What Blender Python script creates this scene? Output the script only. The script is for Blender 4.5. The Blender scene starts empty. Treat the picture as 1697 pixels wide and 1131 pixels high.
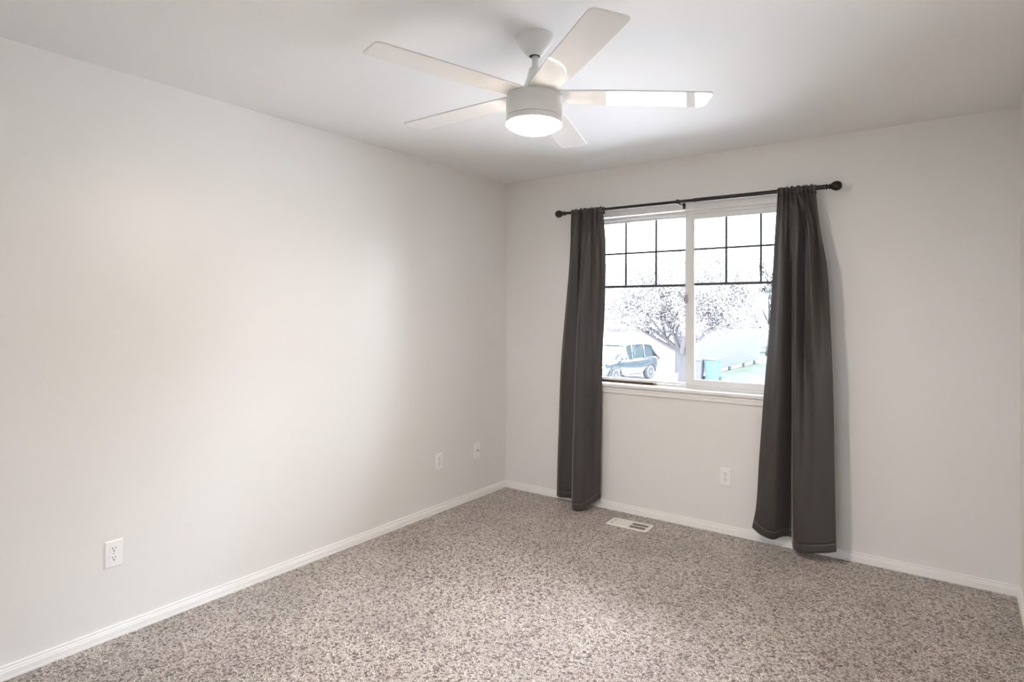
import bpy, math, random
import numpy as np
from mathutils import Matrix, Vector, Euler

C = bpy.context.scene.collection
SC = bpy.context.scene
PI = math.pi

# ------------------------------------------------------------------ camera
H = 2.44          # ceiling height
W = 3.1887        # room width (left wall x=0, window wall y=0)
REAR = -6.2
yaw, pitch, roll = -0.628729579, 0.00798933877, 0.00420756395
f = Vector((math.sin(yaw)*math.cos(pitch), math.cos(yaw)*math.cos(pitch), math.sin(pitch)))
r0 = Vector((math.cos(yaw), -math.sin(yaw), 0)); u0 = r0.cross(f)
rr = r0*math.cos(roll) + u0*math.sin(roll); uu = -r0*math.sin(roll) + u0*math.cos(roll)
cd = bpy.data.cameras.new('camera'); cam = bpy.data.objects.new('camera', cd); C.objects.link(cam)
m = Matrix((rr, uu, -f)).transposed().to_4x4(); m.translation = Vector((2.92732471, -3.94883284, 1.40715015))
cam.matrix_world = m
cd.sensor_fit = 'HORIZONTAL'; cd.sensor_width = 36.0; cd.lens = 1010.06848/1697*36
cd.shift_y = -56.8600029/1697*1.0
cd.clip_start = 0.05; cd.clip_end = 300
SC.camera = cam

# ------------------------------------------------------------------ sky, exposure
SKY = 5.2
wd = bpy.data.worlds.new('world'); SC.world = wd; wd.use_nodes = True
nt = wd.node_tree; bg = nt.nodes['Background']
tc = nt.nodes.new('ShaderNodeTexCoord'); sx = nt.nodes.new('ShaderNodeSeparateXYZ')
rp = nt.nodes.new('ShaderNodeValToRGB')
rp.color_ramp.elements[0].position = 0.0; rp.color_ramp.elements[0].color = (0.90, 0.95, 1.03, 1)
e_ = rp.color_ramp.elements.new(0.20); e_.color = (1.0, 1.07, 1.20, 1)
rp.color_ramp.elements[2].position = 0.62; rp.color_ramp.elements[2].color = (6.2, 6.6, 7.5, 1)     # overcast: brighter overhead
nt.links.new(tc.outputs['Generated'], sx.inputs[0]); nt.links.new(sx.outputs['Z'], rp.inputs[0])
nt.links.new(rp.outputs[0], bg.inputs['Color']); bg.inputs['Strength'].default_value = SKY
vs = SC.view_settings
vs.view_transform = 'Standard'; vs.look = 'None'; vs.gamma = 1.0; vs.use_curve_mapping = False
vs.exposure = 0.10
SUN = 17.0
sd = bpy.data.lights.new('hazy_sun', 'SUN'); sd.energy = SUN; sd.angle = math.radians(50); sd.color = (0.76, 0.89, 1.0)
so = bpy.data.objects.new('hazy_sun', sd); C.objects.link(so)
so.rotation_euler = Vector((0.88, 0.54, 0.40)).to_track_quat('Z', 'Y').to_euler()
LENS = 265.0       # radiance of the fan's lit lens

# ------------------------------------------------------------------ materials
def mat(name, col, rough=0.5, spec=0.5, metal=0.0, **kw):
    mt = bpy.data.materials.new(name); mt.use_nodes = True
    b = mt.node_tree.nodes['Principled BSDF']
    b.inputs['Base Color'].default_value = (*col, 1)
    b.inputs['Roughness'].default_value = rough
    b.inputs['Specular IOR Level'].default_value = spec
    b.inputs['Metallic'].default_value = metal
    for k, v in kw.items():
        b.inputs[k.replace('_', ' ')].default_value = v
    return mt
def nodes(mt): return mt.node_tree.nodes, mt.node_tree.links, mt.node_tree.nodes['Principled BSDF']
def add_bump(mt, scale, strength, dist=0.002, detail=3.0, coord='Object'):
    n, l, b = nodes(mt)
    t = n.new('ShaderNodeTexCoord'); x = n.new('ShaderNodeTexNoise'); bp = n.new('ShaderNodeBump')
    x.inputs['Scale'].default_value = scale; x.inputs['Detail'].default_value = detail
    bp.inputs['Strength'].default_value = strength; bp.inputs['Distance'].default_value = dist
    l.new(t.outputs[coord], x.inputs['Vector']); l.new(x.outputs['Fac'], bp.inputs['Height'])
    l.new(bp.outputs['Normal'], b.inputs['Normal'])
    return mt
def ramp(n, stops):
    r = n.new('ShaderNodeValToRGB'); e = r.color_ramp.elements
    e[0].position, e[0].color = stops[0][0], (*stops[0][1], 1)
    e[1].position, e[1].color = stops[-1][0], (*stops[-1][1], 1)
    for p, c in stops[1:-1]:
        k = e.new(p); k.color = (*c, 1)
    return r

PAINT = (0.835, 0.818, 0.795)
M = {}
M['wall'] = add_bump(mat('wall_paint', PAINT, 0.40, 0.55), 160, 0.2, 0.0010)
M['ceiling'] = add_bump(mat('ceiling_paint', (0.92, 0.915, 0.90), 0.8, 0.2), 120, 0.3, 0.0015)
M['trim'] = mat('trim_paint', (0.905, 0.895, 0.872), 0.35, 0.5)
M['vinyl'] = mat('white_vinyl', (0.86, 0.86, 0.85), 0.4, 0.5)
M['plate'] = mat('outlet_plastic', (0.93, 0.925, 0.91), 0.3, 0.5)
M['slot'] = mat('outlet_slot', (0.015, 0.013, 0.012), 0.6, 0.2)
M['steel'] = mat('screw_metal', (0.6, 0.6, 0.58), 0.35, 0.5, 1.0)
M['fan'] = mat('fan_white', (0.86, 0.855, 0.835), 0.28, 0.5)
M['blade'] = mat('fan_blade_white', (0.86, 0.855, 0.845), 0.035, 0.4)
M['black'] = mat('black_metal', (0.012, 0.011, 0.011), 0.38, 0.5)
M['pewter'] = mat('grille_bar', (0.07, 0.075, 0.08), 0.5, 0.4)
M['register'] = mat('register_enamel', (0.83, 0.80, 0.74), 0.4, 0.5)
M['duct'] = mat('duct_dark', (0.16, 0.13, 0.10), 0.7, 0.2)
M['wood'] = mat('stick_wood', (0.10, 0.055, 0.035), 0.6, 0.4)
M['wood_end'] = mat('stick_end_wood', (0.35, 0.27, 0.18), 0.7, 0.3)

# curtain fabric: fine weave
M['curtain'] = mat('curtain_fabric', (0.049, 0.042, 0.039), 0.48, 0.5, Sheen_Weight=0.5, Sheen_Roughness=0.35)
n, l, b = nodes(M['curtain'])
t = n.new('ShaderNodeTexCoord'); mp = n.new('ShaderNodeMapping'); mp.inputs['Scale'].default_value = (900, 900, 260)
x = n.new('ShaderNodeTexNoise'); x.inputs['Scale'].default_value = 1.0; bp = n.new('ShaderNodeBump')
bp.inputs['Strength'].default_value = 0.25; bp.inputs['Distance'].default_value = 0.0006
l.new(t.outputs['Object'], mp.inputs[0]); l.new(mp.outputs[0], x.inputs['Vector']); l.new(x.outputs['Fac'], bp.inputs['Height'])
l.new(bp.outputs['Normal'], b.inputs['Normal'])

# carpet: speckled twisted pile, light tufts with dark gaps between them
M['carpet'] = mat('carpet_pile', (0.4, 0.33, 0.28), 0.55, 0.6, Sheen_Weight=0.35, Sheen_Roughness=0.4)
n, l, b = nodes(M['carpet'])
t = n.new('ShaderNodeTexCoord')
wn = n.new('ShaderNodeTexNoise'); wn.inputs['Scale'].default_value = 70; wn.inputs['Detail'].default_value = 2
vm = n.new('ShaderNodeVectorMath'); vm.operation = 'MULTIPLY_ADD'; vm.inputs[1].default_value = (0.022, 0.022, 0.0)
l.new(t.outputs['Object'], wn.inputs['Vector']); l.new(wn.outputs['Color'], vm.inputs[0]); l.new(t.outputs['Object'], vm.inputs[2])
vo = n.new('ShaderNodeTexVoronoi'); vo.voronoi_dimensions = '2D'; vo.inputs['Scale'].default_value = 126; vo.feature = 'F1'
ve = n.new('ShaderNodeTexVoronoi'); ve.voronoi_dimensions = '2D'; ve.inputs['Scale'].default_value = 126; ve.feature = 'DISTANCE_TO_EDGE'
l.new(vm.outputs[0], vo.inputs['Vector']); l.new(vm.outputs[0], ve.inputs['Vector'])
sp = n.new('ShaderNodeSeparateColor'); l.new(vo.outputs['Color'], sp.inputs[0])
cr = ramp(n, [(0.0, (0.09, 0.055, 0.036)), (0.16, (0.24, 0.173, 0.13)), (0.30, (0.56, 0.46, 0.385)), (0.62, (0.74, 0.64, 0.56)), (1.0, (0.90, 0.82, 0.75))])
l.new(sp.outputs[0], cr.inputs[0])
eg = n.new('ShaderNodeMapRange'); eg.inputs[1].default_value = 0.0; eg.inputs[2].default_value = 0.22; eg.inputs[3].default_value = 0.06; eg.inputs[4].default_value = 1.0
l.new(ve.outputs['Distance'], eg.inputs[0])
n2 = n.new('ShaderNodeTexNoise'); n2.inputs['Scale'].default_value = 2.3; n2.inputs['Detail'].default_value = 4
l.new(t.outputs['Object'], n2.inputs['Vector'])
r2 = ramp(n, [(0.35, (0.84, 0.835, 0.83)), (0.65, (1.07, 1.07, 1.07))]); l.new(n2.outputs['Fac'], r2.inputs[0])
m1 = n.new('ShaderNodeMix'); m1.data_type = 'RGBA'; m1.blend_type = 'MULTIPLY'; m1.inputs['Factor'].default_value = 1.0
l.new(cr.outputs[0], m1.inputs[6]); l.new(eg.outputs[0], m1.inputs[7])
mx = n.new('ShaderNodeMix'); mx.data_type = 'RGBA'; mx.blend_type = 'MULTIPLY'; mx.inputs['Factor'].default_value = 1.0
l.new(m1.outputs[2], mx.inputs[6]); l.new(r2.outputs[0], mx.inputs[7]); l.new(mx.outputs[2], b.inputs['Base Color'])
bp = n.new('ShaderNodeBump'); bp.inputs['Strength'].default_value = 0.8; bp.inputs['Distance'].default_value = 0.005
l.new(ve.outputs['Distance'], bp.inputs['Height']); l.new(bp.outputs['Normal'], b.inputs['Normal'])

# window glass: clear, thin
M['glass'] = bpy.data.materials.new('window_glass'); M['glass'].use_nodes = True
n = M['glass'].node_tree.nodes; l = M['glass'].node_tree.links
n.remove(n['Principled BSDF']); o = n['Material Output']
tr = n.new('ShaderNodeBsdfTransparent'); tr.inputs[0].default_value = (0.97, 0.975, 0.98, 1)
gl = n.new('ShaderNodeBsdfGlossy'); gl.inputs['Roughness'].default_value = 0.02
fr = n.new('ShaderNodeFresnel'); fr.inputs[0].default_value = 1.45
ms = n.new('ShaderNodeMixShader'); l.new(fr.outputs[0], ms.inputs[0]); l.new(tr.outputs[0], ms.inputs[1]); l.new(gl.outputs[0], ms.inputs[2])
l.new(ms.outputs[0], o.inputs[0])

# lit lens
M['lens'] = bpy.data.materials.new('lit_lens'); M['lens'].use_nodes = True
n = M['lens'].node_tree.nodes; l = M['lens'].node_tree.links
n.remove(n['Principled BSDF']); em = n.new('ShaderNodeEmission'); em.inputs[0].default_value = (1.0, 0.885, 0.765, 1)
em.inputs[1].default_value = LENS; l.new(em.outputs[0], n['Material Output'].inputs[0])

# outdoors
M['concrete'] = add_bump(mat('driveway_concrete', (0.76, 0.75, 0.74), 0.9, 0.2), 3, 0.2)
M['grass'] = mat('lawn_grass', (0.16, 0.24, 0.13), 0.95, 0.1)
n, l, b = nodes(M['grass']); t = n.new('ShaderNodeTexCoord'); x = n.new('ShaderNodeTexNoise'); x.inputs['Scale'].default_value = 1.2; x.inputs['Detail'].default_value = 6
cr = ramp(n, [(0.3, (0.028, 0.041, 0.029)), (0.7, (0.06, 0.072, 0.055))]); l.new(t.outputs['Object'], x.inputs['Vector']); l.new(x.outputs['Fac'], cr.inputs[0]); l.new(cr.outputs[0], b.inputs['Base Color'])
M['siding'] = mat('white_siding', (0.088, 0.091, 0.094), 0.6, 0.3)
n, l, b = nodes(M['siding']); t = n.new('ShaderNodeTexCoord'); x = n.new('ShaderNodeTexWave'); x.bands_direction = 'Z'; x.wave_profile = 'SAW'; x.inputs['Scale'].default_value = 1.6
bp = n.new('ShaderNodeBump'); bp.inputs['Strength'].default_value = 0.5; bp.inputs['Distance'].default_value = 0.02
l.new(t.outputs['Object'], x.inputs['Vector']); l.new(x.outputs['Fac'], bp.inputs['Height']); l.new(bp.outputs['Normal'], b.inputs['Normal'])
M['foundation'] = mat('foundation_concrete', (0.40, 0.41, 0.40), 0.9, 0.2)
M['dark'] = mat('dark_vent', (0.03, 0.03, 0.035), 0.7, 0.2)
M['roof'] = add_bump(mat('roof_shingle', (0.046, 0.046, 0.048), 0.9, 0.2), 18, 0.8, 0.03)
M['white_trim'] = mat('white_trim', (0.82, 0.83, 0.83), 0.5, 0.3)
M['greyhouse'] = mat('grey_siding', (0.13, 0.135, 0.14), 0.7, 0.3)
M['car'] = mat('car_paint', (0.045, 0.058, 0.068), 0.25, 0.5, 0.3, Coat_Weight=0.6)
M['carglass'] = mat('car_glass', (0.03, 0.04, 0.045), 0.06, 0.6)
M['tyre'] = mat('tyre_rubber', (0.04, 0.042, 0.045), 0.8, 0.3)
M['alloy'] = mat('wheel_alloy', (0.72, 0.73, 0.74), 0.3, 0.5, 0.6)
M['tail'] = mat('tail_lamp', (0.07, 0.025, 0.025), 0.3)
M['bark'] = add_bump(mat('bark', (0.045, 0.0445, 0.045), 0.9, 0.2), 12, 0.8, 0.03)
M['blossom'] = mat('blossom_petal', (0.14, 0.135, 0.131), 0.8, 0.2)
M['bin_purple'] = mat('bin_plastic_purple', (0.065, 0.065, 0.085), 0.5, 0.4)
M['bin_green'] = mat('bin_plastic_green', (0.045, 0.085, 0.078), 0.5, 0.4)

# ------------------------------------------------------------------ mesh helpers
class MB:
    def __init__(s): s.v = []; s.f = []
    def add(s, vs_, fs_):
        o = len(s.v); s.v += [tuple(q) for q in vs_]; s.f += [tuple(i+o for i in q) for q in fs_]; return s
    def box(s, lo, hi, mtx=None):
        (a, b_, c), (d, e, g) = lo, hi
        V = [(a,b_,c),(d,b_,c),(d,e,c),(a,e,c),(a,b_,g),(d,b_,g),(d,e,g),(a,e,g)]
        if mtx: V = [mtx @ Vector(q) for q in V]
        return s.add(V, [(0,3,2,1),(4,5,6,7),(0,1,5,4),(1,2,6,5),(2,3,7,6),(3,0,4,7)])
    def lathe(s, prof, seg=48, mtx=None, cap=True):
        V = []; F = []
        for (r, z) in prof:
            for k in range(seg):
                a = 2*PI*k/seg; V.append(Vector((r*math.cos(a), r*math.sin(a), z)))
        for i in range(len(prof)-1):
            for k in range(seg):
                k2 = (k+1) % seg
                F.append((i*seg+k, i*seg+k2, (i+1)*seg+k2, (i+1)*seg+k))
        if cap:
            F.append(tuple(range(seg-1, -1, -1))); o = (len(prof)-1)*seg; F.append(tuple(range(o, o+seg)))
        if mtx: V = [mtx @ q for q in V]
        return s.add(V, F)
    def prism(s, poly, t0, t1, fn):      # poly in (a,b); fn(a,b,t) -> xyz
        k = len(poly)
        V = [fn(a, b_, t0) for a, b_ in poly] + [fn(a, b_, t1) for a, b_ in poly]
        F = [tuple(range(k-1, -1, -1)), tuple(range(k, 2*k))] + [(i, (i+1) % k, k+(i+1) % k, k+i) for i in range(k)]
        return s.add(V, F)
    def tube(s, pts, rad, seg=12, cap=True):
        pts = [Vector(q) for q in pts]; V = []; F = []
        for i, q in enumerate(pts):
            d = (pts[min(i+1, len(pts)-1)] - pts[max(i-1, 0)]).normalized()
            a = d.orthogonal().normalized() if i == 0 else (a - d*a.dot(d)).normalized()
            b_ = d.cross(a); R = rad[i] if isinstance(rad, (list, tuple)) else rad
            for k in range(seg):
                th = 2*PI*k/seg; V.append(q + (a*math.cos(th) + b_*math.sin(th))*R)
        for i in range(len(pts)-1):
            for k in range(seg):
                k2 = (k+1) % seg; F.append((i*seg+k, i*seg+k2, (i+1)*seg+k2, (i+1)*seg+k))
        if cap:
            F.append(tuple(range(seg-1, -1, -1))); o = (len(pts)-1)*seg; F.append(tuple(range(o, o+seg)))
        return s.add(V, F)
    def grid(s, P):                        # P[i][j] -> xyz
        a, b_ = len(P), len(P[0])
        V = [q for row in P for q in row]
        F = [(i*b_+j, i*b_+j+1, (i+1)*b_+j+1, (i+1)*b_+j) for i in range(a-1) for j in range(b_-1)]
        return s.add(V, F)
    def build(s, name, material, parent=None, smooth=False, bevel=0, seg=2, auto=None, solid=0, mtx=None):
        me = bpy.data.meshes.new(name); me.from_pydata(s.v, [], s.f); me.update()
        o = bpy.data.objects.new(name, me); C.objects.link(o)
        if isinstance(material, (list, tuple)):
            for q in material: me.materials.append(q)
        else: me.materials.append(material)
        bm_fix(me)
        if smooth or auto: me.polygons.foreach_set('use_smooth', [True]*len(me.polygons))
        if auto: me.set_sharp_from_angle(angle=math.radians(auto))
        if solid:
            q = o.modifiers.new('solid', 'SOLIDIFY'); q.thickness = solid; q.offset = 0
        if bevel:
            q = o.modifiers.new('bevel', 'BEVEL'); q.width = bevel; q.segments = seg; q.limit_method = 'ANGLE'
        if parent: o.parent = parent
        if mtx: o.matrix_local = mtx
        return o
def bm_fix(me):
    import bmesh
    bm = bmesh.new(); bm.from_mesh(me); bmesh.ops.recalc_face_normals(bm, faces=bm.faces); bm.to_mesh(me); bm.free()
def empty(name, loc=(0, 0, 0), rot=(0, 0, 0)):
    o = bpy.data.objects.new(name, None); C.objects.link(o); o.location = loc; o.rotation_euler = rot
    o.empty_display_size = 0.1; return o
def tag(o, label=None, cat=None, group=None, kind=None):
    if label: o['label'] = label
    if cat: o['category'] = cat
    if group: o['group'] = group
    if kind: o['kind'] = kind
    return o
def struct(o, label=None, cat=None): return tag(o, label, cat, kind='structure')
def catmull(us, ps, u):                    # non-uniform hermite interpolation of points ps at parameters us
    us = np.array(us, float); ps = np.array(ps, float); u = np.asarray(u, float)
    mgrad = np.zeros_like(ps)
    for i in range(len(us)):
        a, b_ = max(i-1, 0), min(i+1, len(us)-1)
        mgrad[i] = (ps[b_]-ps[a])/(us[b_]-us[a])
    k = np.clip(np.searchsorted(us, u, side='right')-1, 0, len(us)-2)
    h = us[k+1]-us[k]; t_ = ((u-us[k])/h)
    if ps.ndim > 1: t_ = t_[:, None]; h = h[:, None]
    h00 = 2*t_**3-3*t_**2+1; h10 = t_**3-2*t_**2+t_; h01 = -2*t_**3+3*t_**2; h11 = t_**3-t_**2
    return h00*ps[k] + h10*h*mgrad[k] + h01*ps[k+1] + h11*h*mgrad[k+1]

# ------------------------------------------------------------------ room shell
T = 0.16          # wall thickness
OX0, OX1, OZ0, OZ1 = 0.715, 2.215, 0.895, 2.088   # window opening
struct(MB().box((-T, REAR-T, -0.2), (W+T, T, 0)).build('floor', M['carpet']), 'speckled brown and beige carpet over the whole floor', 'carpet')
struct(MB().box((-T, REAR-T, H), (W+T, T, H+0.15)).build('ceiling', M['ceiling']), 'plain white ceiling', 'ceiling')
struct(MB().box((-T, REAR, 0), (0, 0, H)).build('wall_left', M['wall']), 'long bare pale wall at left', 'wall')
QX0, QX1, QZ0, QZ1 = 1.65, 2.95, 0.70, 2.20         # opening of the added fill-light window, behind the viewpoint
def wall_with_opening(name, y0, y1, ox0, ox1, oz0, oz1, ends):
    xs = [ends[0], ox0, ox1, ends[1]]; zs = [0, oz0, oz1, H]
    V = []; idx = {}
    for k, y in enumerate((y0, y1)):
        for i, x in enumerate(xs):
            for j, z in enumerate(zs): idx[i, j, k] = len(V); V.append((x, y, z))
    F = []
    for i in range(3):
        for j in range(3):
            if i == 1 and j == 1: continue
            F.append((idx[i,j,0], idx[i+1,j,0], idx[i+1,j+1,0], idx[i,j+1,0])); F.append((idx[i,j+1,1], idx[i+1,j+1,1], idx[i+1,j,1], idx[i,j,1]))
    for i in range(3):
        for j in (0, 3): F.append((idx[i,j,0], idx[i,j,1], idx[i+1,j,1], idx[i+1,j,0]))
        for j in (0, 3): F.append((idx[j,i,0], idx[j,i+1,0], idx[j,i+1,1], idx[j,i,1]))
    q = [(1,1),(2,1),(2,2),(1,2)]
    for k in range(4):
        a_, b2 = q[k], q[(k+1) % 4]; F.append((idx[a_[0],a_[1],0], idx[a_[0],a_[1],1], idx[b2[0],b2[1],1], idx[b2[0],b2[1],0]))
    mb = MB(); mb.add(V, F); return mb.build(name, M['wall'])
struct(wall_with_opening('wall_back', 0, T, OX0, OX1, OZ0, OZ1, (-T, W+T)), 'pale wall holding the window', 'wall')
struct(wall_with_opening('wall_rear', REAR-T, REAR, QX0, QX1, QZ0, QZ1, (-T, W+T)), 'pale wall behind the viewpoint', 'wall')
struct(MB().box((W, REAR, 0), (W+T, 0, H)).build('wall_right', M['wall']), 'pale wall at the right edge', 'wall')

# baseboards: bead, cove, flat, quirk and shoe
BB = [(0, .053), (.006, .053), (.0085, .0505), (.0085, .0475), (.006, .0445), (.0062, .0425), (.0105, .0395), (.0118, .036), (.0100, .0345), (.0102, .033),
      (.0135, .030), (.0142, .0125), (.0118, .0115), (.0118, .0105), (.0160, .0085), (.0160, -.005), (0, -.005)]
def baseboard(name, p0, p1, nrm, lab):
    p0, p1, nrm = Vector(p0), Vector(p1), Vector(nrm)
    L = (p1-p0).length; d = (p1-p0).normalized()
    o = MB().prism(BB, 0, L, lambda a, b_, t_: p0 + nrm*a + Vector((0, 0, b_)) + d*t_).build(name, M['trim'])
    return struct(o, lab, 'baseboard')
baseboard('baseboard_left', (0, REAR, 0), (0, 0, 0), (1, 0, 0), 'white moulded baseboard along the left wall')
baseboard('baseboard_back', (0, 0, 0), (W, 0, 0), (0, -1, 0), 'white moulded baseboard under the window wall')
baseboard('baseboard_right', (W, 0, 0), (W, REAR, 0), (-1, 0, 0), 'white moulded baseboard along the right wall')
baseboard('baseboard_rear', (W, REAR, 0), (0, REAR, 0), (0, 1, 0), 'white moulded baseboard behind the viewpoint')

# ------------------------------------------------------------------ window
FY0, FY1 = 0.075, 0.15
win = struct(empty('window_1', (0, 0, 0)), 'white sliding window with dark grille bars', 'window')
fb = MB()                                  # outer frame ring with a stepped inner track
fw = 0.036
FB = 0.030
def ring(mb, x0, x1, z0, z1, wl, wr, wb_, wt, y0, y1):
    mb.box((x0, y0, z0), (x1, y1, z0+wb_)); mb.box((x0, y0, z1-wt), (x1, y1, z1))
    mb.box((x0, y0, z0+wb_), (x0+wl, y1, z1-wt)); mb.box((x1-wr, y0, z0+wb_), (x1, y1, z1-wt))
ring(fb, OX0, OX1, OZ0, OZ1, 0.022, 0.022, 0.018, 0.020, FY0, FY1)
frame = fb.build('window_frame', M['vinyl'], win, bevel=0.002)
# fixed left lite
lf = MB(); XM0, XM1 = 1.452, 1.508
ring(lf, OX0+0.022, XM1-0.012, OZ0+0.018, OZ1-0.020, 0.016, 0.030, 0.012, 0.014, 0.105, 0.148)
fixed = lf.build('fixed_lite_frame', M['vinyl'], win, bevel=0.002)
MB().box((OX0+0.036, 0.124, OZ0+0.028), (XM1-0.030, 0.128, OZ1-0.032)).build('glass_pane', M['glass'], fixed)
GB = 0.0066
def grille(x0, x1, xs_, ztop, z1, z2, y, par):
    g = MB()
    for q in xs_: g.box((q-GB, y-0.004, z2), (q+GB, y+0.004, ztop))
    g.box((x0, y-0.0045, z1-GB), (x1, y+0.0045, z1+GB)); g.box((x0, y-0.005, z2-0.0085), (x1, y+0.005, z2+0.0085))
    return g.build('window_grille', M['pewter'], par, bevel=0.0012)
grille(0.75, 1.480, [0.992-0.230, 0.992, 1.2235], OZ1-0.032, 1.833, 1.592, 0.120, fixed)
# sliding right sash, nearer the room
sf = MB(); SX0, SX1 = XM0-0.004, OX1-0.022
ring(sf, SX0, SX1, OZ0+0.018, OZ1-0.020, 0.062, 0.042, 0.045, 0.036, 0.080, 0.104)
sash = sf.build('sliding_sash', M['vinyl'], win, bevel=0.003)
ms_ = MB(); ms_.box((SX0+0.030, 0.076, OZ0+0.020), (SX0+0.050, 0.0805, OZ1-0.022)); ms_.build('sash_pull_rail', M['vinyl'], sash, bevel=0.002)
MB().box((SX0+0.056, 0.091, OZ0+0.055), (SX1-0.038, 0.095, OZ1-0.05)).build('glass_pane', M['glass'], sash)
grille(SX0+0.060, SX1-0.040, [1.720, 1.9355, 2.15], OZ1-0.054, 1.831, 1.596, 0.087, sash)
lt = MB()                                  # half round latch on the meeting stile
for (y0_, y1_, R) in ((0.066, 0.082, 0.031),):
    poly = [(-0.010*0, R)] + [(-0.024*math.sin(a), R*math.cos(a)) for a in np.linspace(0.05, PI-0.05, 14)] + [(0, -R)]
    lt.prism(poly, y0_, y1_, lambda a, b_, t_: Vector((SX0+0.018+a, t_, 1.498+b_)))
lt.build('sash_latch', mat('latch_grey', (0.42, 0.42, 0.42), 0.4), sash, bevel=0.003)
# stool and apron
stl = MB().box((OX0-0.055, -0.034, 0.877), (OX1+0.055, 0.0, OZ0+0.003)); stl.box((OX0, 0.0, 0.877), (OX1, 0.078, OZ0+0.003))
stl.build('window_sill', M['vinyl'], win, bevel=0.004)
AP = [(0, 0.831), (0.010, 0.831), (0.0125, 0.834), (0.0125, 0.846), (0.0105, 0.849), (0.0135, 0.852), (0.0140, 0.862), (0.012, 0.866), (0.016, 0.871), (0.017, 0.877), (0, 0.877)]
MB().prism(AP, OX0-0.035, OX1+0.035, lambda a, b_, t_: Vector((t_, -a, b_))).build('window_apron', M['trim'], win)

# window added in the unseen rear wall to let in fill daylight
fill_win = struct(empty('added_fill_window', (0, 0, 0)), 'white window added behind the viewpoint for fill light', 'window')
rb = MB(); ring(rb, QX0, QX1, QZ0, QZ1, 0.045, 0.045, 0.045, 0.045, REAR-T+0.02, REAR-0.07)
rb.box(((QX0+QX1)/2-0.03, REAR-T+0.02, QZ0+0.045), ((QX0+QX1)/2+0.03, REAR-0.07, QZ1-0.045))
rb.build('window_frame', M['vinyl'], fill_win, bevel=0.003)
for xa, xb in ((QX0+0.045, (QX0+QX1)/2-0.03), ((QX0+QX1)/2+0.03, QX1-0.045)):
    MB().box((xa, REAR-0.112, QZ0+0.045), (xb, REAR-0.108, QZ1-0.045)).build('glass_pane', M['glass'], fill_win)

# brown stick in the track
bar = empty('track_stick', (0.74, 0.062, OZ0+0.003)); tag(bar, 'thin brown wooden stick lying on the sill against the left window pane', 'stick')
MB().box((0, 0, 0), (0.488, 0.016, 0.017)).build('rod', M['wood'], bar, bevel=0.002)
MB().box((0.488, 0.001, 0.0005), (0.510, 0.015, 0.0165)).build('cut_end', M['wood_end'], bar, bevel=0.003)['label'] = 'pale cut end of the stick'
bar.location.z = OZ0+0.0035

# ------------------------------------------------------------------ curtain rod
RY, RZL, RZR = -0.09, 2.1335, 2.1265
def rodz(x): return RZL + (RZR-RZL)*(x-0.56)/(2.39-0.56)
rod = empty('curtain_rod', (1.47, RY, rodz(1.47))); tag(rod, 'black metal curtain rod with ball ends mounted above the window', 'curtain rod')
def rp(x, dy=0, dz=0): return Vector((x-1.47, dy, rodz(x)-rodz(1.47)+dz))
XJ = 1.563
MB().tube([rp(0.600), rp(XJ+0.01)], 0.0105, 20).build('inner_tube', M['black'], rod, auto=40)
MB().tube([rp(XJ), rp(2.335)], 0.0130, 20).build('outer_tube', M['black'], rod, auto=40)
FIN = [(0.0108, 0.0), (0.0150, 0.001), (0.0165, 0.004), (0.0150, 0.007), (0.0100, 0.008), (0.0105, 0.014), (0.0150, 0.018), (0.0150, 0.021), (0.0125, 0.023),
       (0.0160, 0.026), (0.0215, 0.034), (0.0260, 0.044), (0.0275, 0.054), (0.0260, 0.064), (0.0205, 0.074), (0.0125, 0.080), (0.002, 0.0822)]
mL = Matrix.Translation(rp(0.602)) @ Matrix.Rotation(-PI/2, 4, 'Y')
mR = Matrix.Translation(rp(2.332)) @ Matrix.Rotation(PI/2, 4, 'Y')
MB().lathe(FIN, 32, mL).build('finial', M['black'], rod, auto=50)
MB().lathe(FIN, 32, mR).build('finial', M['black'], rod, auto=50)
def bracket(x, drop):
    b = MB()
    b.tube([rp(x, 0, -0.015), rp(x, 0.02, -0.022), rp(x, 0.060, -0.020), rp(x, 0.083, -0.024)], 0.0045, 10)
    b.tube([rp(x, -0.016, 0.004), rp(x, -0.0155, -0.006), rp(x, -0.010, -0.0145), rp(x, 0.0, -0.0175), rp(x, 0.010, -0.0145), rp(x, 0.0155, -0.004)], 0.0038, 10)
    b.box(tuple(rp(x-0.008, 0.083, -0.024-drop)), tuple(rp(x+0.008, 0.0897, 0.012)))
    b.lathe([(0.0165, -0.006), (0.0165, 0.006)], 20, Matrix.Translation(rp(x-0.012)) @ Matrix.Rotation(PI/2, 4, 'Y'))
    return b.build('bracket', M['black'], rod, auto=40)
bracket(1.47, 0.010); bracket(0.74, 0.03); bracket(2.19, 0.03)

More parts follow.
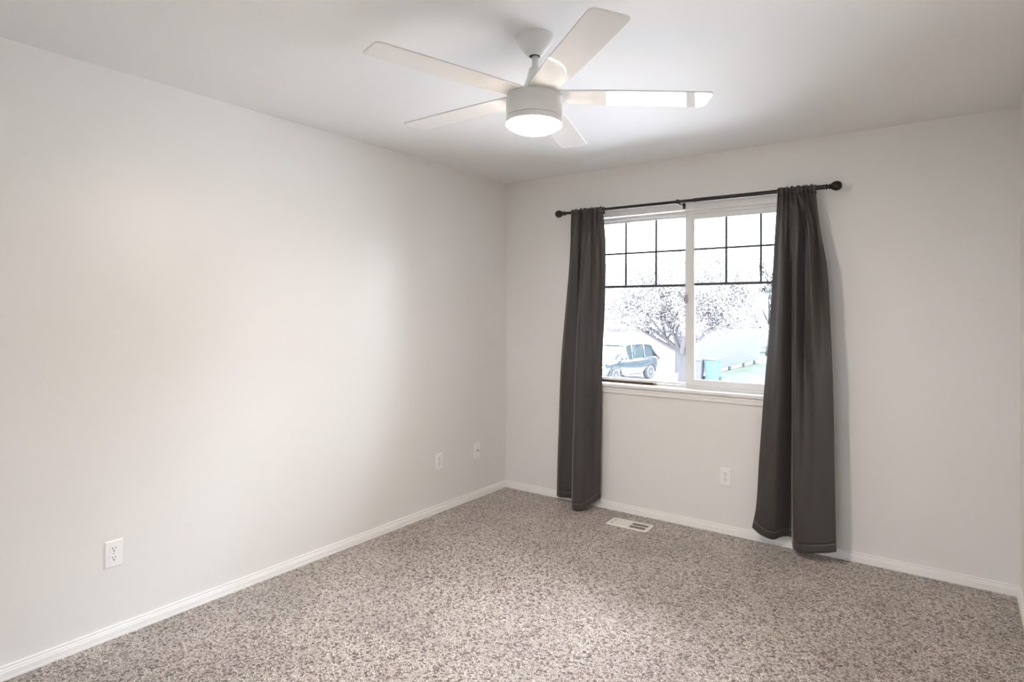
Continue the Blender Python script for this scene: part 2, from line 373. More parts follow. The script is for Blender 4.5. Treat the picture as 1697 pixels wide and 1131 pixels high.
# ------------------------------------------------------------------ curtains
def curtain(name, label, x0, x1, secs, hem, nrip, seed, creases, ang):
    """secs: list of (z or None for hem, us, [(x,y)]) from top to bottom"""
    rnd = random.Random(seed)
    NU = 220; us = np.linspace(0, 1, NU)
    phase = [rnd.uniform(0, 6.28) for _ in range(4)]
    warp = us + 0.035*np.sin(2*PI*us*2+phase[0])*np.sin(PI*us) + 0.02*np.sin(2*PI*5*us+phase[1])*np.sin(PI*us)
    rip = np.sin(2*PI*nrip*warp+phase[2])*(0.75+0.25*np.sin(2*PI*2.3*us+phase[3]))
    rip2 = np.sin(2*PI*(nrip*0.5)*warp+phase[1])
    hemz = catmull(secs[-1][1], np.array(hem), us)
    curves = [catmull(s_[1], s_[2], us) for s_ in secs]
    ztop = rodz((x0+x1)/2)-0.022
    kz = np.array([s_[0] if s_[0] is not None else 0.0 for s_ in secs])
    NV = 190
    vv = np.concatenate([np.linspace(0, 0.3, 70, endpoint=False), np.linspace(0.3, 1, NV-70)])
    tt = (ztop-kz)/(ztop-0.0)              # section parameter down the drop
    allp = np.stack(curves)                 # S,NU,2
    P = np.zeros((NV, NU, 3))
    flat = allp.reshape(len(secs), -1)
    XY = catmull(tt, flat, vv).reshape(NV, NU, 2)
    for i, v in enumerate(vv):
        amp = 0.0105*math.exp(-(v/0.085)**1.3) + 0.0045*math.exp(-(v/0.28)**2)
        z = ztop + (hemz-ztop)*v
        y = XY[i, :, 1] - amp*rip*(0.9 if v > 0.02 else 0.8) - 0.006*math.exp(-((v-0.15)/0.14)**2)*rip2
        x = XY[i, :, 0] + 0.004*math.exp(-(v/0.12)**2)*np.cos(2*PI*nrip*warp+phase[2])
        for (cv, ca, cu0, cu1) in creases:
            wgt = np.clip((us-cu0)/0.06, 0, 1)*np.clip((cu1-us)/0.06, 0, 1)
            y = y - ca*np.exp(-((v-cv)/0.0035)**2)*wgt
        y = y + 0.0018*np.sin(9*v+us*7+phase[0])*v + 0.0012*np.sin(23*v-us*11+phase[1])*v
        P[i, :, 0], P[i, :, 1], P[i, :, 2] = x, y, z
    root = empty(name, ((x0+x1)/2, RY, rodz((x0+x1)/2))); tag(root, label, 'curtain', 'grey curtains on the black rod')
    off = np.array(root.location)
    # split: panel and hem
    vh = int(np.searchsorted(vv, 1-0.055/2.1))
    MB().grid((P[:vh+1]-off).tolist()).build('panel', M['curtain'], root, smooth=True, solid=0.0016)
    Hm = P[vh:].copy()
    if len(Hm) > 3: Hm[1, :, 1] += 0.0009
    MB().grid((Hm-off).tolist()).build('hem', M['curtain'], root, smooth=True, solid=0.0016)
    # rod pocket with ruffle
    hd = []
    NA = 26
    for a in range(NA+1):
        s_ = a/NA
        row = []
        for j in range(NU):
            xx = P[0, j, 0]; rz = rodz(xx); q = rip[j]; cr_ = 0.5+0.5*q
            yb = P[0, j, 1]
            if s_ < 0.36:                   # front face up from panel
                w = s_/0.36; y_ = yb*(1-w) + (RY-0.0165-0.006*q)*w; z_ = P[0, j, 2]*(1-w)+(rz+0.012)*w
            elif s_ < 0.64:                 # ruffle over the top
                w = (s_-0.36)/0.28; y_ = RY+(-0.0165-0.006*q)*(1-w)+(0.0165-0.003*q)*w
                z_ = rz+0.012+math.sin(PI*w)*(0.0075+0.004*cr_+0.003*math.sin(40*us[j]+phase[1]))
            else:                           # back face down
                w = (s_-0.64)/0.36; y_ = RY+(0.0165-0.003*q)*(1-w)+(0.0155-0.004*q)*w; z_ = (rz+0.012)*(1-w)+(rz-0.03)*w
            row.append((xx+0.0015*math.sin(30*s_+60*us[j]), y_, z_))
        hd.append(row)
    MB().grid((np.array(hd)-off).tolist()).build('rod_pocket', M['curtain'], root, smooth=True, solid=0.0018)
    return root

UL = [0, .13, .28, .40, .45, .50, .58, .66, .72, .80, .90, 1]
def lin(u_, xa, xb, y): return [(xa+(xb-xa)*q, y) for q in u_]
curtain('curtain', 'dark grey curtain left of the window, narrow with one bulging middle fold', 0.665, 0.918, [
    (2.11, UL, lin(UL, 0.668, 0.918, -0.106)),
    (1.86, UL, [(.645,-.085),(.672,-.095),(.715,-.085),(.745,-.075),(.752,-.095),(.765,-.118),(.795,-.118),(.822,-.098),(.835,-.085),(.86,-.092),(.90,-.095),(.932,-.082)]),
    (1.50, UL, [(.600,-.06),(.635,-.078),(.690,-.068),(.730,-.055),(.735,-.10),(.750,-.142),(.785,-.150),(.815,-.122),(.832,-.088),(.855,-.076),(.888,-.074),(.918,-.06)]),
    (1.04, UL, [(.550,-.05),(.590,-.072),(.655,-.06),(.712,-.045),(.717,-.10),(.733,-.155),(.770,-.168),(.808,-.142),(.826,-.095),(.846,-.072),(.872,-.066),(.893,-.05)]),
    (0.50, UL, [(.530,-.055),(.570,-.075),(.645,-.065),(.700,-.055),(.704,-.11),(.722,-.168),(.763,-.188),(.808,-.163),(.828,-.115),(.845,-.082),(.868,-.070),(.888,-.055)]),
    (None, UL, [(.520,-.06),(.560,-.078),(.640,-.07),(.690,-.065),(.695,-.12),(.714,-.178),(.760,-.205),(.810,-.182),(.830,-.138),(.846,-.098),(.866,-.078),(.884,-.06)])],
    [.036,.034,.040,.035,.022,.012,.008,.014,.030,.050,.070,.086], 7.5, 3,
    [(0.672, 0.0016, -.1, 0.36), (0.685, 0.0012, 0.74, 1.1), (0.83, 0.001, 0.74, 1.1)], 0)
UR = [0, .12, .25, .33, .38, .43, .48, .54, .60, .65, .72, .80, .88, 1]
curtain('curtain', 'dark grey curtain right of the window, wide with a deep shadowed centre fold', 2.068, 2.272, [
    (2.11, UR, lin(UR, 2.070, 2.276, -0.106)),
    (1.88, UR, [(2.055,-.085),(2.085,-.105),(2.118,-.125),(2.145,-.10),(2.158,-.09),(2.172,-.12),(2.193,-.132),(2.208,-.10),(2.218,-.075),(2.236,-.105),(2.26,-.135),(2.280,-.115),(2.292,-.108),(2.305,-.125)]),
    (1.64, UR, [(2.043,-.075),(2.08,-.105),(2.115,-.138),(2.145,-.095),(2.155,-.082),(2.165,-.13),(2.190,-.142),(2.205,-.10),(2.212,-.055),(2.235,-.11),(2.265,-.148),(2.295,-.12),(2.310,-.112),(2.346,-.142)]),
    (1.25, UR, [(2.022,-.07),(2.06,-.105),(2.103,-.145),(2.135,-.098),(2.151,-.066),(2.158,-.118),(2.180,-.142),(2.203,-.11),(2.217,-.075),(2.242,-.112),(2.273,-.148),(2.306,-.135),(2.328,-.132),(2.366,-.152)]),
    (0.98, UR, [(2.000,-.07),(2.04,-.105),(2.092,-.140),(2.128,-.100),(2.150,-.05),(2.155,-.10),(2.170,-.138),(2.20,-.130),(2.225,-.110),(2.25,-.118),(2.280,-.145),(2.315,-.148),(2.345,-.148),(2.377,-.155)]),
    (0.45, UR, [(1.968,-.08),(2.01,-.108),(2.068,-.125),(2.112,-.08),(2.142,-.04),(2.152,-.09),(2.167,-.135),(2.198,-.148),(2.225,-.145),(2.25,-.150),(2.283,-.158),(2.318,-.158),(2.350,-.155),(2.386,-.155)]),
    (0.14, UR, [(1.952,-.085),(1.995,-.108),(2.058,-.11),(2.102,-.068),(2.138,-.036),(2.151,-.08),(2.166,-.128),(2.196,-.15),(2.225,-.156),(2.25,-.160),(2.284,-.164),(2.319,-.163),(2.353,-.158),(2.391,-.155)]),
    (None, UR, [(1.930,-.095),(1.98,-.105),(2.05,-.095),(2.095,-.06),(2.135,-.034),(2.150,-.07),(2.165,-.12),(2.195,-.15),(2.225,-.16),(2.25,-.165),(2.285,-.167),(2.32,-.165),(2.355,-.16),(2.395,-.155)])],
    [.104,.076,.058,.075,.072,.048,.036,.036,.040,.045,.055,.064,.072,.086], 8.0, 11,
    [(0.655, 0.0016, -.1, 0.3), (0.74, 0.0012, -.1, 0.3), (0.765, 0.0014, 0.44, 0.9), (0.90, 0.001, -.1, 0.3)], 0)

# ------------------------------------------------------------------ ceiling fan with light
FX, FY = 1.647, -2.05
fan = empty('ceiling_fan', (FX, FY, H)); tag(fan, 'white five-blade ceiling fan with a glowing round light hanging from the ceiling', 'ceiling fan')
def dz(z): return z-H
CAN = [(0.0735, 0), (0.0735, -0.006), (0.071, -0.012), (0.066, -0.022), (0.058, -0.034), (0.047, -0.047), (0.037, -0.057), (0.031, -0.063), (0.0285, -0.068),
       (0.0265, -0.0705), (0.0205, -0.071), (0.0190, -0.069), (0.0185, -0.060)]
MB().lathe(CAN, 64, cap=False).build('canopy', M['fan'], fan, auto=50)
MB().lathe([(0.0202, -0.0704), (0.0005, -0.0704)], 32, cap=False).build('hanger_opening', M['slot'], fan)['label'] = 'black opening around the rod'
# the rotating head hangs with a slight tilt
nrm = Vector((0.004, 0.033, 1.0)).normalized()
tilt = Vector((0, 0, 1)).rotation_difference(nrm).to_matrix().to_4x4()
HZ = dz(2.215)
hm = Matrix.Translation(Vector((0.0, 0.0, HZ))) @ tilt      # head frame: origin in the blade plane
axis = tilt.to_3x3() @ Vector((0, 0, 1))
MB().tube([Vector((0, 0, HZ))+axis*0.02, Vector((0, 0.004, -0.060))], 0.0122, 24).build('downrod', M['fan'], fan, auto=40)
MB().lathe([(0.0125, 0.112), (0.020, 0.110), (0.0235, 0.104), (0.030, 0.075), (0.041, 0.045), (0.045, 0.030), (0.045, 0.010)], 40).build('coupling_cover', M['fan'], fan, auto=40, mtx=hm)
motor = MB().lathe([(0.0, 0.0125), (0.070, 0.0120), (0.092, 0.0095), (0.1005, 0.006), (0.1045, 0.000), (0.1052, -0.007), (0.1052, -0.080), (0.1046, -0.0812), (0.098, -0.0814)], 96, cap=False).build('motor_housing', M['fan'], fan, auto=35, mtx=hm)
MB().lathe([(0.0, -0.0820), (0.098, -0.0820), (0.1036, -0.0824), (0.1046, -0.0835), (0.1046, -0.1040), (0.1020, -0.1062), (0.098, -0.1062)], 96, cap=False).build('light_trim_ring', M['fan'], fan, auto=35, mtx=hm)
lens_p = [(0.1020, -0.1050)]
for k in range(0, 13):
    q = 1-k/12; lens_p.append((0.1046*q, -0.1066-0.029*(1-q**3.0)))
MB().lathe(lens_p, 96, cap=False).build('light_lens', M['lens'], fan, smooth=True, mtx=hm)['label'] = 'glowing round light lens'
# blades
BL_R0, BL_R1, BL_W = 0.066, 0.654, 0.128
def blade_mesh():
    me = MB(); N = 8; cr_ = 0.020
    out = []
    hw0 = 0.056; hw1 = BL_W/2
    for s_ in (-1, 1): pass
    pts = [(BL_R0, -0.046), (BL_R0+0.03, -0.056)]
    for q in np.linspace(0.14, BL_R1-cr_, 8): pts.append((q, -(hw0+(hw1-hw0)*min(1, (q-0.1)/0.2))))
    for a in np.linspace(-PI/2, 0, N)[1:]: pts.append((BL_R1-cr_+cr_*math.cos(a), -(hw1-cr_)+cr_*math.sin(a)))
    mir = [(a, -b_) for a, b_ in pts[::-1]]
    poly = pts+mir
    return MB().prism(poly, -0.0028, 0.0028, lambda a, b_, t_: Vector((a, b_, t_)))
bm0 = None
PITCH = 0.055
for k in range(5):
    a = -0.649 + k*2*PI/5
    mt = hm @ Matrix.Rotation(a, 4, 'Z') @ Matrix.Translation(Vector((0, 0, 0.004))) @ Matrix.Rotation(-PITCH, 4, 'X')
    if bm0 is None:
        bl = blade_mesh().build('blade', M['blade'], fan, bevel=0.0015, mtx=mt); bm0 = bl
    else:
        bl = bm0.copy(); C.objects.link(bl); bl.parent = fan; bl.matrix_local = mt

# ------------------------------------------------------------------ outlets
def plate_mb(w=0.070, h=0.1143, t_=0.0055):
    p_ = MB(); e = 0.004
    pts0 = [(-w/2, -h/2), (w/2, -h/2), (w/2, h/2), (-w/2, h/2)]
    pts1 = [(-w/2+e, -h/2+e), (w/2-e, -h/2+e), (w/2-e, h/2-e), (-w/2+e, h/2-e)]
    V = [(a, 0, b_) for a, b_ in pts0] + [(a, -0.0025, b_) for a, b_ in pts0] + [(a, -t_, b_) for a, b_ in pts1]
    F = [(3, 2, 1, 0)] + [(i, (i+1) % 4, 4+(i+1) % 4, 4+i) for i in range(4)] + [(4+i, 4+(i+1) % 4, 8+(i+1) % 4, 8+i) for i in range(4)] + [(8, 9, 10, 11)]
    return p_.add(V, F)
def yrot(cx, cz, y): return Matrix.Translation(Vector((cx, y, cz))) @ Matrix.Rotation(PI/2, 4, 'X')
def duplex(loc, rz, label):
    o = tag(empty('electrical_outlet', loc, (0, 0, rz)), label, 'outlet', 'wall outlets')
    plate_mb().build('cover_plate', M['plate'], o, bevel=0.0008)
    for s_ in (1, -1):
        zc = 0.0195*s_
        poly = []
        R = 0.0172
        for k in range(40):
            a = 2*PI*k/40; poly.append((R*math.cos(a), max(-0.0142, min(0.0142, R*math.sin(a)))))
        rc = MB().prism(poly, -0.0050, -0.0070, lambda a, b_, t_: Vector((a, t_, zc+b_))).build('receptacle', M['plate'], o, bevel=0.0006)
        sl = MB()
        sl.box((-0.0072, -0.0073, zc+0.001), (-0.0050, -0.0066, zc+0.0095)); sl.box((0.0052, -0.0073, zc+0.0018), (0.0071, -0.0066, zc+0.0088))
        sl.lathe([(0.0027, 0.0003), (0.0027, -0.0004)], 16, yrot(0, zc-0.0062, -0.0070))
        sl.build('socket_slots', M['slot'], rc)['label'] = 'dark plug slots'
    MB().lathe([(0.0032, 0), (0.0032, 0.0008), (0.0022, 0.0012)], 16, yrot(0, 0, -0.0054)).build('screw', M['steel'], o, auto=40)
    return o
duplex((0.0002, -2.8285, 0.360), PI/2, 'white duplex outlet on the left wall nearest the viewpoint')
duplex((0.0002, -0.7855, 0.3545), PI/2, 'white duplex outlet on the left wall beside the cable jack plate')
duplex((1.743, -0.0002, 0.359), 0, 'white duplex outlet under the window, beside the right curtain')
cj = tag(empty('cable_jack', (0.0002, -0.369, 0.357), (0, 0, PI/2)), 'white wall plate with one coaxial jack, nearest the corner', 'wall plate')
plate_mb().build('cover_plate', M['plate'], cj, bevel=0.0008)
MB().lathe([(0.0068, 0), (0.0068, 0.003), (0.0048, 0.0032), (0.0048, 0.011)], 6, yrot(0, 0, -0.0052)).build('coaxial_connector', mat('connector_metal', (0.25, 0.22, 0.18), 0.4, 0.5, 0.8), cj, auto=30)
for s_ in (1, -1):
    MB().lathe([(0.0032, 0), (0.0032, 0.0008), (0.0022, 0.0012)], 16, yrot(0, 0.0418*s_, -0.0054)).build('screw', M['steel'], cj, auto=40)

# ------------------------------------------------------------------ floor register
rg = tag(empty('floor_register', (1.1905, -0.229, 0.0), (0, 0, math.radians(1.6))), 'white metal floor register set in the carpet below the window', 'vent')
RW, RD = 0.142, 0.069
fp = MB(); zt = 0.008
# frame with two openings
ix = [-RW, -RW+0.022, -0.002, 0.006, RW-0.022, RW]; iy = [-RD, -RD+0.017, RD-0.017, RD]
fp.box((-RW, -RD, 0.0005), (RW, iy[1], zt)); fp.box((-RW, iy[2], 0.0005), (RW, RD, zt))
fp.box((-RW, iy[1], 0.0005), (ix[1], iy[2], zt)); fp.box((ix[2], iy[1], 0.0005), (ix[3], iy[2], zt)); fp.box((ix[4], iy[1], 0.0005), (RW, iy[2], zt))
fp.build('faceplate', M['register'], rg, bevel=0.002)
MB().box((-RW+0.015, -RD+0.012, 0.0004), (RW-0.015, RD-0.012, 0.0012)).build('duct_opening', M['duct'], rg)['label'] = 'dark duct opening'
fn = MB()
n_ = 13
for k in range(n_):                         # left bank tilts shut toward the eye, right bank tilts open
    xx = ix[1]+0.010+(ix[2]-ix[1]-0.010)*(k+0.5)/n_
    fn.box((-0.0048, iy[1], -0.0004), (0.0048, iy[2], 0.0004), Matrix.Translation(Vector((xx, 0, 0.0052))) @ Matrix.Rotation(math.radians(22), 4, 'Y'))
for k in range(9):
    xx = ix[3]+(ix[4]-ix[3])*(k+0.6)/9.2
    fn.box((-0.0035, iy[1], -0.0004), (0.0035, iy[2], 0.0004), Matrix.Translation(Vector((xx, 0, 0.0050))) @ Matrix.Rotation(math.radians(-32), 4, 'Y'))
fn.box((ix[3], -0.002, 0.003), (ix[4], 0.002, zt)); fn.box((ix[1], -0.002, 0.003), (ix[2], 0.002, 0.0055))
fn.build('louvre_fins', M['register'], rg)
MB().box((ix[1]+0.003, -0.014, 0.004), (ix[1]+0.007, 0.014, 0.0095)).build('damper_lever', M['register'], rg, bevel=0.0008)

# ------------------------------------------------------------------ outdoors (ground lies 1.8 m below this floor)
G = -1.8
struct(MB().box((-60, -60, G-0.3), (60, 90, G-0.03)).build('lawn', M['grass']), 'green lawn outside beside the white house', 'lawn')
struct(MB().box((-30, 0.6, G-0.25), (30, 25.0, G)).box((-30, 24.9, G-0.25), (-6.9, 25.5, G)).build('driveway', M['concrete']), 'pale concrete driveway in front of the neighbouring garage', 'driveway')

# neighbouring house: gable end faces +x, garage front faces the window
HX0, HX1, HY0, HY1, EZ, RZ_ = -22.0, -7.3, 25.5, 37.1, 0.80, 4.30
hs = tag(empty('house', (HX1, HY0, G)), 'white sided house with a grey gable roof beyond the blossoming tree', 'house')
def hl(x, y, z): return Vector((x-HX1, y-HY0, z-G))
ym = (HY0+HY1)/2
hb = MB()
gp = [(HY0, G+0.18), (HY1, G+0.18), (HY1, EZ), (ym, RZ_-0.15), (HY0, EZ)]
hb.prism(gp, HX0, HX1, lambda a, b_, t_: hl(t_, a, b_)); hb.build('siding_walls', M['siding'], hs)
MB().box(tuple(hl(HX0, HY0+0.03, G)), tuple(hl(HX1-0.03, HY1-0.03, G+0.2))).build('foundation', M['foundation'], hs)
for y_ in (30.9, 33.7, 36.1):
    MB().box(tuple(hl(HX1-0.05, y_-0.22, G+0.02)), tuple(hl(HX1+0.02, y_+0.22, G+0.17))).build('foundation_vent', M['dark'], hs)
ov = 0.7; sl = (RZ_-EZ)/(HY1-ym)
rfp = [(HY0-ov, EZ-ov*sl), (ym, RZ_), (HY1+ov, EZ-ov*sl), (HY1+ov, EZ-ov*sl+0.18), (ym, RZ_+0.18), (HY0-ov, EZ-ov*sl+0.18)]
MB().prism(rfp, HX0-0.4, HX1+0.35, lambda a, b_, t_: hl(t_, a, b_)).build('roof', M['roof'], hs)
sfp = [(HY0-ov, EZ-ov*sl), (ym, RZ_), (HY1+ov, EZ-ov*sl), (HY1+ov, EZ-ov*sl-0.02), (ym, RZ_-0.02), (HY0-ov, EZ-ov*sl-0.02)]
MB().prism(sfp, HX1+0.01, HX1+0.35, lambda a, b_, t_: hl(t_, a, b_)).build('soffit', M['white_trim'], hs)
fc = [(a, b_-0.12) for a, b_ in rfp[:3]] + [(a, b_+0.01) for a, b_ in rfp[3:]]
MB().prism(fc, HX1+0.35, HX1+0.42, lambda a, b_, t_: hl(t_, a, b_)).build('fascia_board', M['white_trim'], hs)
MB().box(tuple(hl(HX1-0.12, HY0-0.02, G+0.18)), tuple(hl(HX1+0.02, HY0+0.12, EZ))).build('corner_board', M['white_trim'], hs)
MB().box(tuple(hl(HX1-0.12, HY1-0.12, G+0.18)), tuple(hl(HX1+0.02, HY1+0.02, EZ))).build('corner_board', M['white_trim'], hs)
gd = MB()
for k in range(4):
    gd.box(tuple(hl(-13.6, HY0-0.05, G+0.02+k*0.56)), tuple(hl(-8.6, HY0+0.02, G+0.02+k*0.56+0.545)))
gdo = gd.build('garage_door', M['white_trim'], hs, bevel=0.01)
gt = MB(); ring(gt, -13.8-HX1, -8.4-HX1, 0.0, 2.42, 0.2, 0.2, 0.001, 0.16, -0.09, 0.0); gt.build('door_surround', M['white_trim'], hs)
MB().box(tuple(hl(-13.6, HY0-0.06, G)), tuple(hl(-8.6, HY0-0.02, G+0.03))).build('door_seal', M['dark'], hs)

# far grey house behind
fh = tag(empty('house', (-9.5, 48, G)), 'grey house far behind, glimpsed between the white house and right curtain', 'house')
MB().prism([(0, 0), (10, 0), (10, 2.9), (5, 5.6), (0, 2.9)], 0, 9, lambda a, b_, t_: Vector((a-4, t_, b_))).build('siding_walls', M['greyhouse'], fh)
MB().prism([(-0.6, 2.7), (5, 5.75), (10.6, 2.7), (10.6, 2.9), (5, 5.95), (-0.6, 2.9)], -0.5, 9.5, lambda a, b_, t_: Vector((a-4, t_, b_))).build('roof', M['roof'], fh)
MB().box((-0.2, -0.06, 0.5), (1.4, 0.02, 1.7)).build('window', M['white_trim'], fh)

# unseen mound out of frame to the right, added to shade the neighbour's yard
hm_ = MB(); NXg, NYg = 22, 22; P = []
for i in range(NXg+1):
    row = []
    for j in range(NYg+1):
        x = 2.0+18*i/NXg; y = 22.0+30*j/NYg
        w_ = min(1, i/4, (NXg-i)/5, j/4, (NYg-j)/5)
        row.append((x, y, G-0.2+(9.6+0.9*math.sin(x*0.9)+0.8*math.sin(y*0.7+x*0.3))*(w_*w_*(3-2*w_))))
    P.append(row)
struct(hm_.grid(P).build('added_shade_mound', M['grass'], smooth=True))

# wheelie bins
def bin_(loc, rz, body, label, s=1.0):
    o = tag(empty('wheelie_bin', loc, (0, 0, rz)), label, 'bin', 'bins beside the white house')
    q = MB(); prof = [(0, 0.22, 0.25), (0.06, 0.23, 0.26), (0.72, 0.285, 0.315), (0.74, 0.30, 0.33), (0.80, 0.30, 0.33)]
    V = []; F = []
    for (z, hx, hy) in prof:
        V += [(-hx*s, -hy*s, z*s*1.2), (hx*s, -hy*s, z*s*1.2), (hx*s, hy*s, z*s*1.2), (-hx*s, hy*s, z*s*1.2)]
    for i in range(len(prof)-1):
        for k in range(4): F.append((i*4+k, i*4+(k+1) % 4, (i+1)*4+(k+1) % 4, (i+1)*4+k))
    F += [(3, 2, 1, 0), tuple(len(V)-4+k for k in range(4))]
    q.add(V, F).build('body', body, o, bevel=0.02)
    lid = [(-0.36, 0.0), (0.34, 0.0), (0.34, 0.03), (0.1, 0.085), (-0.2, 0.085), (-0.36, 0.04)]
    MB().prism(lid, -0.31*s, 0.31*s, lambda a, b_, t_: Vector((t_, a*s, 0.962*s+b_*s))).build('lid', body, o, bevel=0.01)
    MB().tube([(-0.25*s, 0.40*s, 0.90*s), (0.25*s, 0.40*s, 0.90*s)], 0.018*s, 10).build('handle', body, o)
    for sx_ in (-1, 1):
        MB().lathe([(0.10*s, -0.03*s), (0.10*s, 0.03*s)], 20, Matrix.Translation(Vector((sx_*0.25*s, 0.27*s, 0.10*s))) @ Matrix.Rotation(PI/2, 4, 'Y')).build('wheel', M['tyre'], o)
    return o
bin_((-6.95, 24.55, G), 0.05, M['bin_purple'], 'purplish grey wheelie bin, left of the green one by the white house', 0.98)
bin_((-6.28, 24.75, G), -0.08, M['bin_green'], 'green wheelie bin beside the white house wall', 1.02)

# parked car, nose toward the viewer
def build_car():
    hd = math.radians(-101)
    h = Vector((math.cos(hd), math.sin(hd), 0)); left = Vector((-h.y, h.x, 0))
    rw = Vector((-8.97, 23.7, G)); ctr = rw - left*0.86 + h*1.35
    o = tag(empty('car', tuple(ctr), (0, 0, hd)), 'dark grey-blue sport utility car parked before the white garage', 'car')
    # local: +x nose, +y left side. stations along x: (x, halfwidth, z_bottom, z_belt)
    st = [(-2.30, 0.70, 0.55, 0.92), (-2.22, 0.82, 0.40, 1.02), (-1.9, 0.90, 0.30, 1.08), (-1.35, 0.92, 0.28, 1.08), (-0.6, 0.92, 0.26, 1.05), (0.3, 0.92, 0.26, 1.02),
          (0.85, 0.92, 0.26, 1.02), (1.35, 0.91, 0.28, 0.99), (1.85, 0.88, 0.30, 0.92), (2.15, 0.80, 0.34, 0.84), (2.30, 0.66, 0.42, 0.74)]
    P = []
    for (x, w, zb, zt_) in st:
        row = []
        sec = [(0.0, zb), (0.75, zb), (0.93, zb+0.08), (0.99, zb+0.28), (1.0, (zb+zt_)/2+0.08), (0.985, zt_-0.12), (0.93, zt_-0.02), (0.80, zt_+0.02), (0.45, zt_+0.045), (0.0, zt_+0.055)]
        full = sec + [(-a, b_) for a, b_ in sec[-2:0:-1]]
        for (a, b_) in full: row.append((x, a*w, b_))
        row.append(row[0]); P.append(row)
    mb = MB().grid(P)
    k = len(P[0]); mb.f.append(tuple(range(k-1))); o_ = (len(P)-1)*k; mb.f.append(tuple(range(o_+k-2, o_-1, -1)))
    mb.build('body', M['car'], o, auto=45)
    # greenhouse (glass) and roof
    gl_st = [(-2.15, 0.70, 1.02, 0.50, 1.10), (-1.75, 0.80, 1.04, 0.62, 1.62), (-0.8, 0.84, 1.04, 0.68, 1.70), (0.1, 0.84, 1.02, 0.67, 1.68), (0.45, 0.83, 1.02, 0.63, 1.58), (1.15, 0.80, 1.00, 0.60, 1.04)]
    P = [[(x, wb_, zb), (x, wt, zt_-0.03), (x, wt-0.10, zt_), (x, -wt+0.10, zt_), (x, -wt, zt_-0.03), (x, -wb_, zb)] for (x, wb_, zb, wt, zt_) in gl_st]
    MB().grid(P).build('windows', M['carglass'], o, auto=30)
    rf = MB(); P = []
    for (x, w, z) in [(-2.0, 0.60, 1.50), (-1.75, 0.655, 1.635), (-0.8, 0.705, 1.72), (0.1, 0.69, 1.70), (0.40, 0.655, 1.615)]:
        P.append([(x, w, z-0.06), (x, w-0.03, z), (x, w*0.5, z+0.025), (x, -w*0.5, z+0.025), (x, -w+0.03, z), (x, -w, z-0.06)])
    rf.grid(P).build('roof', M['car'], o, smooth=True, solid=0.02)
    for s_ in (1, -1):
        for pa, pb, pr in (((1.16, s_*0.80, 1.01), (0.42, s_*0.655, 1.60), 0.035), ((0.02, s_*0.855, 1.02), (-0.08, s_*0.69, 1.66), 0.04),
                           ((-0.95, s_*0.855, 1.04), (-1.02, s_*0.69, 1.68), 0.045), ((-2.16, s_*0.72, 1.03), (-1.74, s_*0.65, 1.60), 0.07)):
            MB().tube([pa, pb], pr, 8).build('window_pillar', M['car'], o, smooth=True)
    for s_ in (1, -1):
        MB().tube([(-1.6, s_*0.60, 1.70), (-1.5, s_*0.60, 1.755), (0.0, s_*0.61, 1.76), (0.12, s_*0.61, 1.72)], 0.018, 8).build('roof_rail', M['alloy'], o, smooth=True)
        mm = MB().prism([(0, 0), (0.10, -0.03), (0.26, 0.0), (0.26, 0.15), (0.08, 0.17), (0, 0.12)], 0.78, 0.93, lambda a, b_, t_: Vector((t_, s_*(0.86+a), 1.02+b_)))
        mm.build('wing_mirror', M['car'], o, bevel=0.02)
        for x in (-1.35, 1.35):
            rot = Matrix.Translation(Vector((x, s_*0.80, 0.35))) @ Matrix.Rotation(-s_*PI/2, 4, 'X')
            w = MB().lathe([(0.20, -0.11), (0.33, -0.11), (0.35, -0.08), (0.35, 0.09), (0.33, 0.115), (0.25, 0.12)], 36, rot).build('wheel', M['tyre'], o, auto=40)
            rim = MB().lathe([(0.255, 0.10), (0.25, 0.122), (0.22, 0.118), (0.21, 0.09), (0.0, 0.085)], 36, rot, cap=False)
            for q in range(5):
                a = q*2*PI/5; rim.box((0.03, -0.035, 0.085), (0.22, 0.035, 0.118), rot @ Matrix.Rotation(a, 4, 'Z'))
            rim.lathe([(0.05, 0.08), (0.05, 0.125)], 20, rot); rim.build('alloy_rim', M['alloy'], w, auto=40)
            aw = MB(); pts = [Vector((x+0.42*math.cos(a), s_*0.905, 0.35+0.42*math.sin(a))) for a in np.linspace(-0.1, PI+0.1, 18)]
            aw.tube(pts, 0.035, 8); aw.build('wheel_arch', M['tyre'], o, smooth=True)
    MB().box((2.26, -0.55, 0.50), (2.32, 0.55, 0.70)).build('grille', M['dark'], o, bevel=0.02)
    for s_ in (1, -1):
        MB().box((2.02, s_*0.74-0.14, 0.70), (2.20, s_*0.74+0.10, 0.80)).build('headlamp', M['alloy'], o, bevel=0.02)
        MB().box((-2.27, s_*0.72-0.10, 0.85), (-2.12, s_*0.72+0.10, 1.05)).build('tail_lamp', M['tail'], o, bevel=0.02)
        MB().box((-0.25, s_*0.905, 0.90), (-0.05, s_*0.935, 0.93)).build('door_handle', M['car'], o, bevel=0.005)
    return o
build_car()

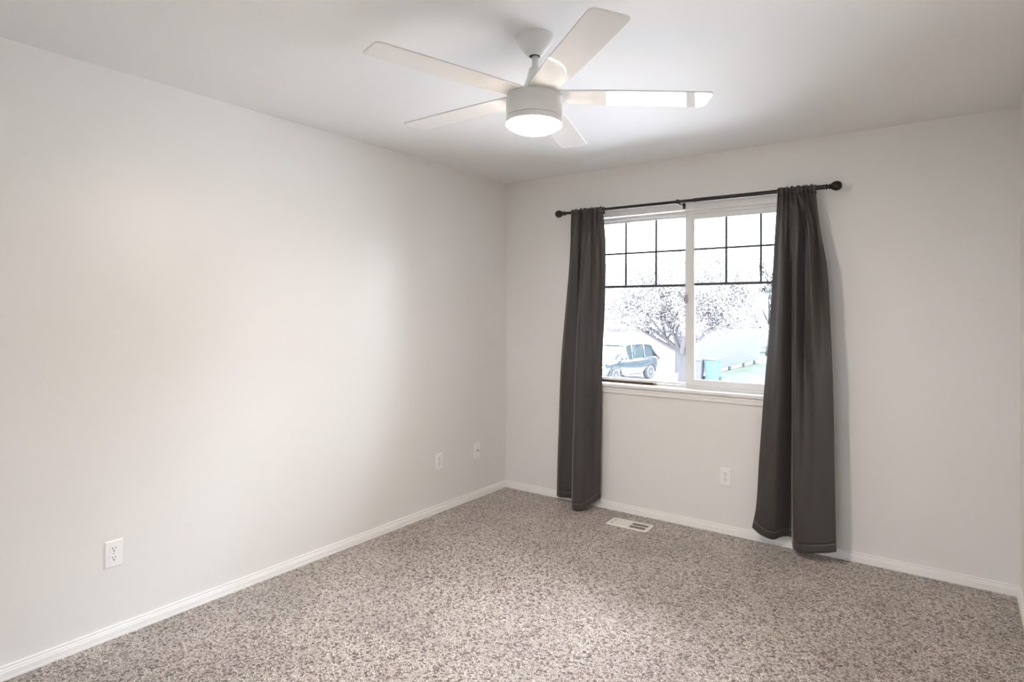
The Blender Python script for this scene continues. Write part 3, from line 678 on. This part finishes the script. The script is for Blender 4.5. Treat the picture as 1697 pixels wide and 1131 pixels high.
# blossoming tree
def build_tree(loc, label, seed, scale=1.0, blossoms=True, name='blossoming_tree'):
    rnd = random.Random(seed)
    o = tag(empty(name, loc), label, 'tree')
    br = MB(); tips = []
    def grow(p, d, L, r, lev):
        pts = [p]; rad = [r]; q = p.copy(); dd = d.copy(); ns = 5
        for i in range(ns):
            dd = (dd + Vector((rnd.gauss(0, .10), rnd.gauss(0, .10), rnd.gauss(0.03, .07)))).normalized()
            q = q + dd*L/ns; pts.append(q.copy()); rad.append(r*(1-0.5*(i+1)/ns))
        br.tube(pts, rad, 9 if lev < 2 else 5)
        if lev >= 2: tips.extend(pts[1:])
        if lev == 4: return
        nb = [4, 4, 4, 3][lev]
        for i in range(nb):
            tpos = rnd.uniform(0.35, 1.0) if lev else rnd.uniform(0.75, 1.0)
            b0 = pts[min(ns, int(tpos*ns+0.5))]
            ax = Vector((rnd.gauss(0, 1), rnd.gauss(0, 1), rnd.gauss(0, 0.6))).normalized()
            nd = (dd*0.75 + ax*0.75 + Vector((0, 0, 0.12))).normalized()
            grow(b0, nd, L*rnd.uniform(0.58, 0.82), rad[min(ns, int(tpos*ns+0.5))]*0.68, lev+1)
    base = Vector((0, 0, 0))
    tr_pts = [base, Vector((0.02, 0, 0.5)), Vector((0.05, 0, 0.95)), Vector((0.0, 0.02, 1.35))]
    br.tube([v*scale for v in tr_pts], [0.20*scale, 0.15*scale, 0.13*scale, 0.13*scale], 14)
    mains = [(-0.75, 0.1, 0.55), (-0.30, -0.2, 0.95), (0.15, 0.3, 1.0), (0.55, -0.1, 0.85), (0.85, 0.2, 0.42), (-0.95, -0.1, 0.30), (0.3, -0.5, 0.7), (0.95, -0.2, 0.65)]
    for mdir in mains:
        d = Vector(mdir).normalized(); grow(tr_pts[-1]*scale - Vector((0, 0, rnd.uniform(0, 0.35)*scale)), d, 1.75*scale, 0.085*scale, 1)
    br.build('trunk_and_branches', M['bark'], o, smooth=True)
    if blossoms:
        V = []; F = []
        for q in tips:
            for _ in range(22):
                c = q + Vector((rnd.gauss(0, .15), rnd.gauss(0, .15), rnd.gauss(0, .15)))*scale
                s_ = rnd.uniform(0.014, 0.034)*scale
                n_ = Vector((rnd.gauss(0, 1), rnd.gauss(0, 1), rnd.gauss(0, 1))).normalized(); a = n_.orthogonal().normalized(); b2 = n_.cross(a)
                i0 = len(V)
                V += [c-a*s_, c-b2*s_+n_*s_*0.3, c+a*s_, c+b2*s_+n_*s_*0.3]; F.append((i0, i0+1, i0+2, i0+3))
        me = MB(); me.v = [tuple(v) for v in V]; me.f = F
        me.build('blossom', M['blossom'], o)['label'] = 'pale white blossom'
    return o
build_tree((-6.35, 21.0, G), 'white blossoming tree with a grey forked trunk outside the window', 5, 1.28)
build_tree((-8.2, 44.0, G), 'bare grey tree far behind the white house roof', 9, 1.75, False, 'bare_tree')
